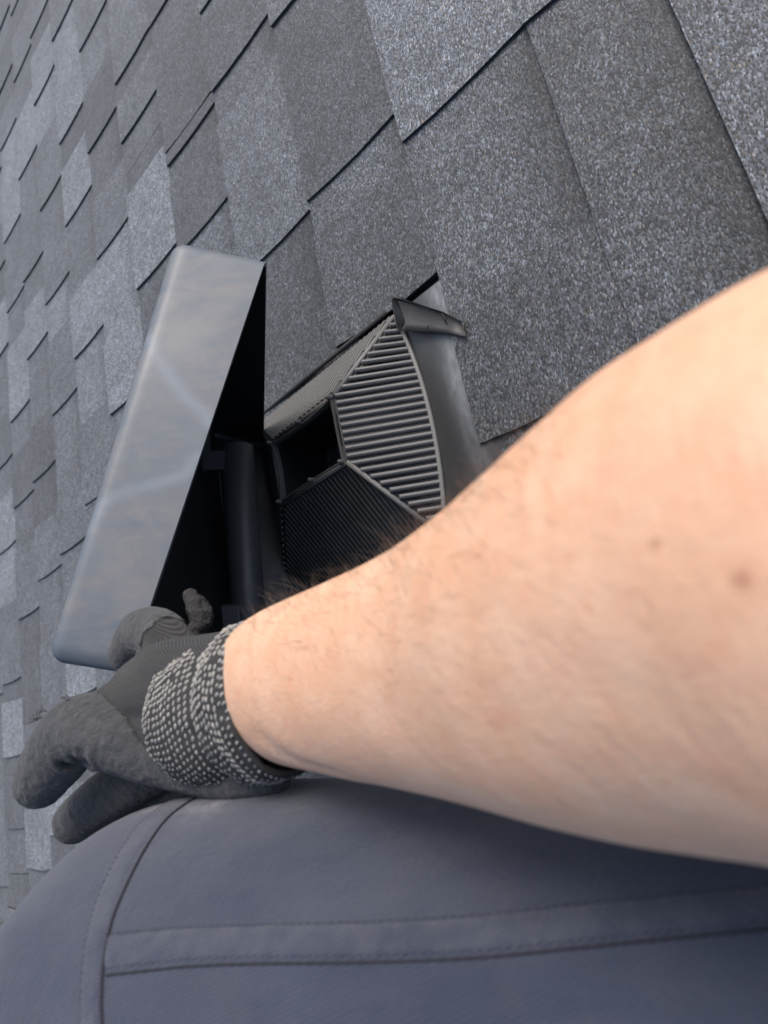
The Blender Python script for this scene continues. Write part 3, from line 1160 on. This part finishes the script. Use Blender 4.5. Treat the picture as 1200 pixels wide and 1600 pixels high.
for i, r in enumerate(crings):
    c = sum(r, Vector()) / len(r)
    for q in range(len(r)):
        n = (r[q] - c).normalized()
        r[q] = r[q] + n * (.0009 * noise.noise(r[q] * 90) + .0007 * noise.noise(Vector((q * .35, i * .12, 2))))
inner = []
for r in crings:
    c = sum(r, Vector()) / len(r)
    inner.append([c + (p - c) * .93 for p in r])
g = Geo()
g.loft(crings + inner[::-1], False)
o = len(crings) * 2 - 1
m = 84
for q in range(m):
    q2 = (q + 1) % m
    g.f.append((o * m + q, o * m + q2, q2, q)); g.mi.append(0)
CUFFO = put('cuff', g.mesh('cuff', [M_YB], PB, True), GLOVE)
g = Geo()
nr = 22
CLEN = [0]
for r0_, r1_ in zip(crings[:-1], crings[1:]):
    CLEN.append(CLEN[-1] + sum((b_ - a_).length for a_, b_ in zip(r0_, r1_)) / len(r0_))
GROOVE = CLEN[4 * 6]
sr = random.Random(3)
for row in range(nr):
    f = (row + .6) / nr
    if abs(f * CLEN[-1] - GROOVE) < .0011:
        continue
    fi = 0
    while fi < len(CLEN) - 2 and CLEN[fi + 1] < f * CLEN[-1]:
        fi += 1
    i0 = fi; ff = (f * CLEN[-1] - CLEN[fi]) / max(CLEN[fi + 1] - CLEN[fi], 1e-9)
    i1 = min(i0 + 1, len(crings) - 1)
    ns = 64
    for q in range(ns):
        ang = (q + .5 * (row % 2)) / ns * m
        a0 = int(ang) % m; a1 = (a0 + 1) % m; af = ang - int(ang)
        P = lambda i, fa: crings[i][a0].lerp(crings[i][a1], fa)
        p = P(i0, af).lerp(P(i1, af), ff)
        p = p + Vector([sr.uniform(-.00025, .00025) for _ in range(3)])
        c = sum(crings[i0], Vector()) / m
        n = (p - c)
        tx = (P(i1, af) - P(i0, af)).normalized()
        n = (n - tx * n.dot(tx)).normalized()
        ty = n.cross(tx)
        if sr.random() < .015:
            continue
        sl = .35 * (1 if row % 2 else -1)
        d1 = (tx * sr.uniform(.25, .6) + ty).normalized()
        d2 = n.cross(d1)
        la, lb, lc = sr.uniform(.00115, .00165), sr.uniform(.00050, .00075), sr.uniform(.0004, .0008)
        vs = [p - d1 * la, p - d2 * lb, p + d1 * la, p + d2 * lb]
        top_ = p + n * lc
        ring = [p + (d1 * la * math.cos(t) + d2 * lb * math.sin(t)) for t in [k2 * math.pi / 3 for k2 in range(6)]]
        ring2 = [p + n * lc * .8 + (d1 * la * .6 * math.cos(t) + d2 * lb * .6 * math.sin(t)) for t in [k2 * math.pi / 3 for k2 in range(6)]]
        oo = len(g.v)
        g.v += ring + ring2 + [top_]
        for k2 in range(6):
            k3 = (k2 + 1) % 6
            g.f.append((oo + k2, oo + k3, oo + 6 + k3, oo + 6 + k2)); g.f.append((oo + 6 + k2, oo + 6 + k3, oo + 12)); g.mi += [0, 0]
put('white_stitches', g.mesh('white_stitches', [M_YW], PB, True, fix=False), GLOVE, kind='stuff')
# torn fingertip standing up in front of the dark cap
g = Geo()
chain(g, [(302, 1022, .318, .0060), (304, 990, .321, .0046), (314, 968, .323, .0058), (306, 946, .326, .0056), (296, 930, .330, .0030)], 14)
tm = remesh(g, .0009, 2)
for v in tm.vertices:
    n = v.normal
    v.co += n * (noise.fractal(v.co * 240, 1, 2, 3) * .0017) - PB
tm.materials.clear(); tm.materials.append(M_TORN)
put('torn_fingertip', tm, GLOVE, label='frayed torn fingertip of the glove')
g = Geo()
fr = random.Random(9)
for (x, y, z) in [(66, 1122, .309), (60, 1126, .309), (74, 1112, .309), (110, 1096, .304)]:
    for q in range(4):
        a = cam_pt(x, y, z)
        d = (-right * fr.uniform(.2, 1) - down * fr.uniform(-.2, .8)).normalized()
        pts = [a]
        for w in range(4):
            pts.append(pts[-1] + d * .0011)
            d = (d + Vector((fr.uniform(-1, 1), fr.uniform(-1, 1), fr.uniform(-1, 1))) * .5).normalized()
        g.tube(pts, .00016, 4, False)
put('loose_threads', g.mesh('loose_threads', [M_YB], PB, fix=False), GLOVE, kind='stuff')

# trousers --------------------------------------------------------------
LEG = [[4, 1661, .309, .010, .010], [10, 1660, .307, .027, .026], [22, 1654, .303, .0425, .0405], [52, 1648, .297, .0555, .0525], [116, 1644, .288, .0705, .065], [211, 1642, .277, .0905, .083],
       [334, 1642, .264, .0950, .087], [471, 1644, .250, .0957, .088], [700, 1650, .225, .0890, .082], [1000, 1664, .195, .0790, .074], [1300, 1664, .170, .0760, .072], [1750, 1680, .142, .078, .075]]
rings, S = limb_rings(LEG, 8, 64)
g = Geo()
g.loft(rings, True)
# the shin goes down to the roof behind the thigh
kp = cam_pt(170, 1650, .31)
shin = [kp, kp + Vector((.01, .03, -.10)), Vector((kp.x + .02, kp.y + .07, .10)), Vector((kp.x + .02, kp.y + .085, .022))]
g.tube(shin, [.062, .066, .058, .052], 28)
tm = remesh(g, .0042, 5)
nl = [v.normal.copy() for v in tm.vertices]
for i, v in enumerate(tm.vertices):
    p = v.co
    v.co += nl[i] * (noise.fractal(p * 11, 1, 2, 2) * .0018 + noise.fractal(Vector((p.x * 38, p.y * 20, p.z * 30)), 1, 2, 2) * .0007)
tbvh = BVHTree.FromPolygons([v.co for v in tm.vertices], [p.vertices for p in tm.polygons])
chalkpts = [(shoot(tbvh, 243, 1263)[0], .006), (shoot(tbvh, 300, 1260)[0], .006), (shoot(tbvh, 330, 1262)[0], .008)]
ch = [sum(math.exp(-((v.co - q).length / r) ** 2) for q, r in chalkpts if q) for v in tm.vertices]
fattr(tm, 'chalk', [min(1, c) for c in ch])
for v in tm.vertices:
    v.co -= PB
tm.materials.clear(); tm.materials.append(M_NAVY)
tm.name = 'trousers'
TROU = put('trousers', tm, PERSON, label='navy blue twill work trousers with a stitched knee seam')


def onleg(pts, n=14):
    out = []
    for x, y in catmull(pts, n):
        h, nn = shoot(tbvh, x, y)
        if h is not None:
            if nn.dot(h - CAM) > 0:
                nn = -nn
            out.append((h, nn))
    # even out the little facets of the cloth
    for _ in range(3):
        out = [out[0]] + [((out[i - 1][0] + out[i][0] * 2 + out[i + 1][0]) / 4, (out[i - 1][1] + out[i][1] * 2 + out[i + 1][1]).normalized()) for i in range(1, len(out) - 1)] + [out[-1]]
    return out


def strip(path_a, path_b, h, name, m, wav=0, **kw):
    """a raised band of cloth between two lines on the leg"""
    g = Geo()
    n = min(len(path_a), len(path_b))
    rings = []
    for i in range(n):
        (a, na), (b, nb) = path_a[i], path_b[i]
        prof = []
        for q in range(7):
            f = q / 6
            nn = na.lerp(nb, f).normalized()
            hgt = h * (1 - (2 * f - 1) ** 6) + wav * noise.noise((i * .25, f * 2, 0))
            prof.append(a.lerp(b, f) + nn * (hgt - .0004))
        rings.append(prof)
    g.loft(rings, False, 0, closed=False)
    me = g.mesh(name, [m], PB, True, fix=False)
    fattr(me, 'chalk', [.12] * len(me.vertices))
    return put(name, me, TROU, **kw)


V_IN = [(322, 1238), (290, 1254), (255, 1282), (222, 1330), (194, 1385), (172, 1440), (160, 1500), (156, 1560), (158, 1615)]
V_OUT = [(262, 1250), (236, 1268), (206, 1296), (178, 1340), (152, 1395), (135, 1450), (127, 1505), (123, 1560), (124, 1615)]
pin, pout = onleg(V_IN), onleg(V_OUT)
strip(pout, pin, .0009, 'knee_seam_band', M_NAVY)
g = Geo()
g.tube([p + n * .0002 for p, n in onleg([(x + 3, y + 1) for x, y in V_IN])], .00062, 6)
put('knee_seam_groove', g.mesh('knee_seam_groove', [M_PIPING_SHADOW], PB, True), TROU)
H_LO = [(166, 1522), (230, 1515), (300, 1508), (400, 1504), (520, 1503), (640, 1500), (760, 1494), (880, 1482), (1000, 1470), (1120, 1458), (1215, 1450)]
H_HI = [(166, 1458), (230, 1452), (300, 1447), (400, 1443), (520, 1441), (640, 1436), (760, 1428), (880, 1414), (1000, 1402), (1120, 1390), (1215, 1382)]
plo, phi = onleg(H_LO), onleg(H_HI)
strip(phi, plo, .0011, 'thigh_seam_band', M_NAVY, .0003)


def stitches(path, off, step, name):
    g = Geo()
    P = [p + n * off for p, n in path]
    acc = 0; on = True; cur = [P[0]]
    L = [0]
    for a, b in zip(P[:-1], P[1:]):
        L.append(L[-1] + (b - a).length)

    def at(s):
        for i in range(len(L) - 1):
            if L[i] <= s <= L[i + 1]:
                return P[i].lerp(P[i + 1], (s - L[i]) / max(L[i + 1] - L[i], 1e-9))
        return P[-1]
    s = 0
    while s + step * .62 < L[-1]:
        a, b, c = at(s), at(s + step * .31), at(s + step * .62)
        g.tube([a, b, c], [.00006, .00016, .00006], 5)
        s += step
    put(name, g.mesh(name, [M_THREAD], PB, True), TROU, kind='stuff')


g = Geo()
g.tube([p + n * .0001 for p, n in onleg([(x, y + 2) for x, y in H_LO])], .00042, 6)  # dark line laid in as the shadow below the seam's lower edge
put('thigh_seam_shadow', g.mesh('thigh_seam_shadow', [M_PIPING_SHADOW], PB, True), TROU)
stitches(onleg([(x, y - 8) for x, y in H_LO]), .0011, .0026, 'thigh_stitches')
stitches(onleg([(x, y + 3) for x, y in H_HI]), .0008, .0026, 'thigh_stitches')
stitches(onleg([(x + 5, y + 2) for x, y in V_OUT]), .0008, .0026, 'knee_stitches')

# boot under the trouser leg, flat on the shingles
fb = Vector((kp.x + .02, kp.y + .09, .012))
g = Geo()
prof = [(.06, .045, .05), (.03, .043, .075), (-.02, .044, .085), (-.08, .046, .06), (-.13, .044, .048), (-.17, .034, .040), (-.185, .015, .03)]
rings = []
for dv, hw, ht in prof:
    rings.append([fb + Vector((hw * cxx, dv, ht * czz)) for cxx, czz in ((-1, 0), (-1, .35), (-.8, .8), (-.3, 1), (.3, 1), (.8, .8), (1, .35), (1, 0))])
g.loft(rings, True)
put('boot', g.mesh('boot', [M_TORN], PB, True), PERSON)
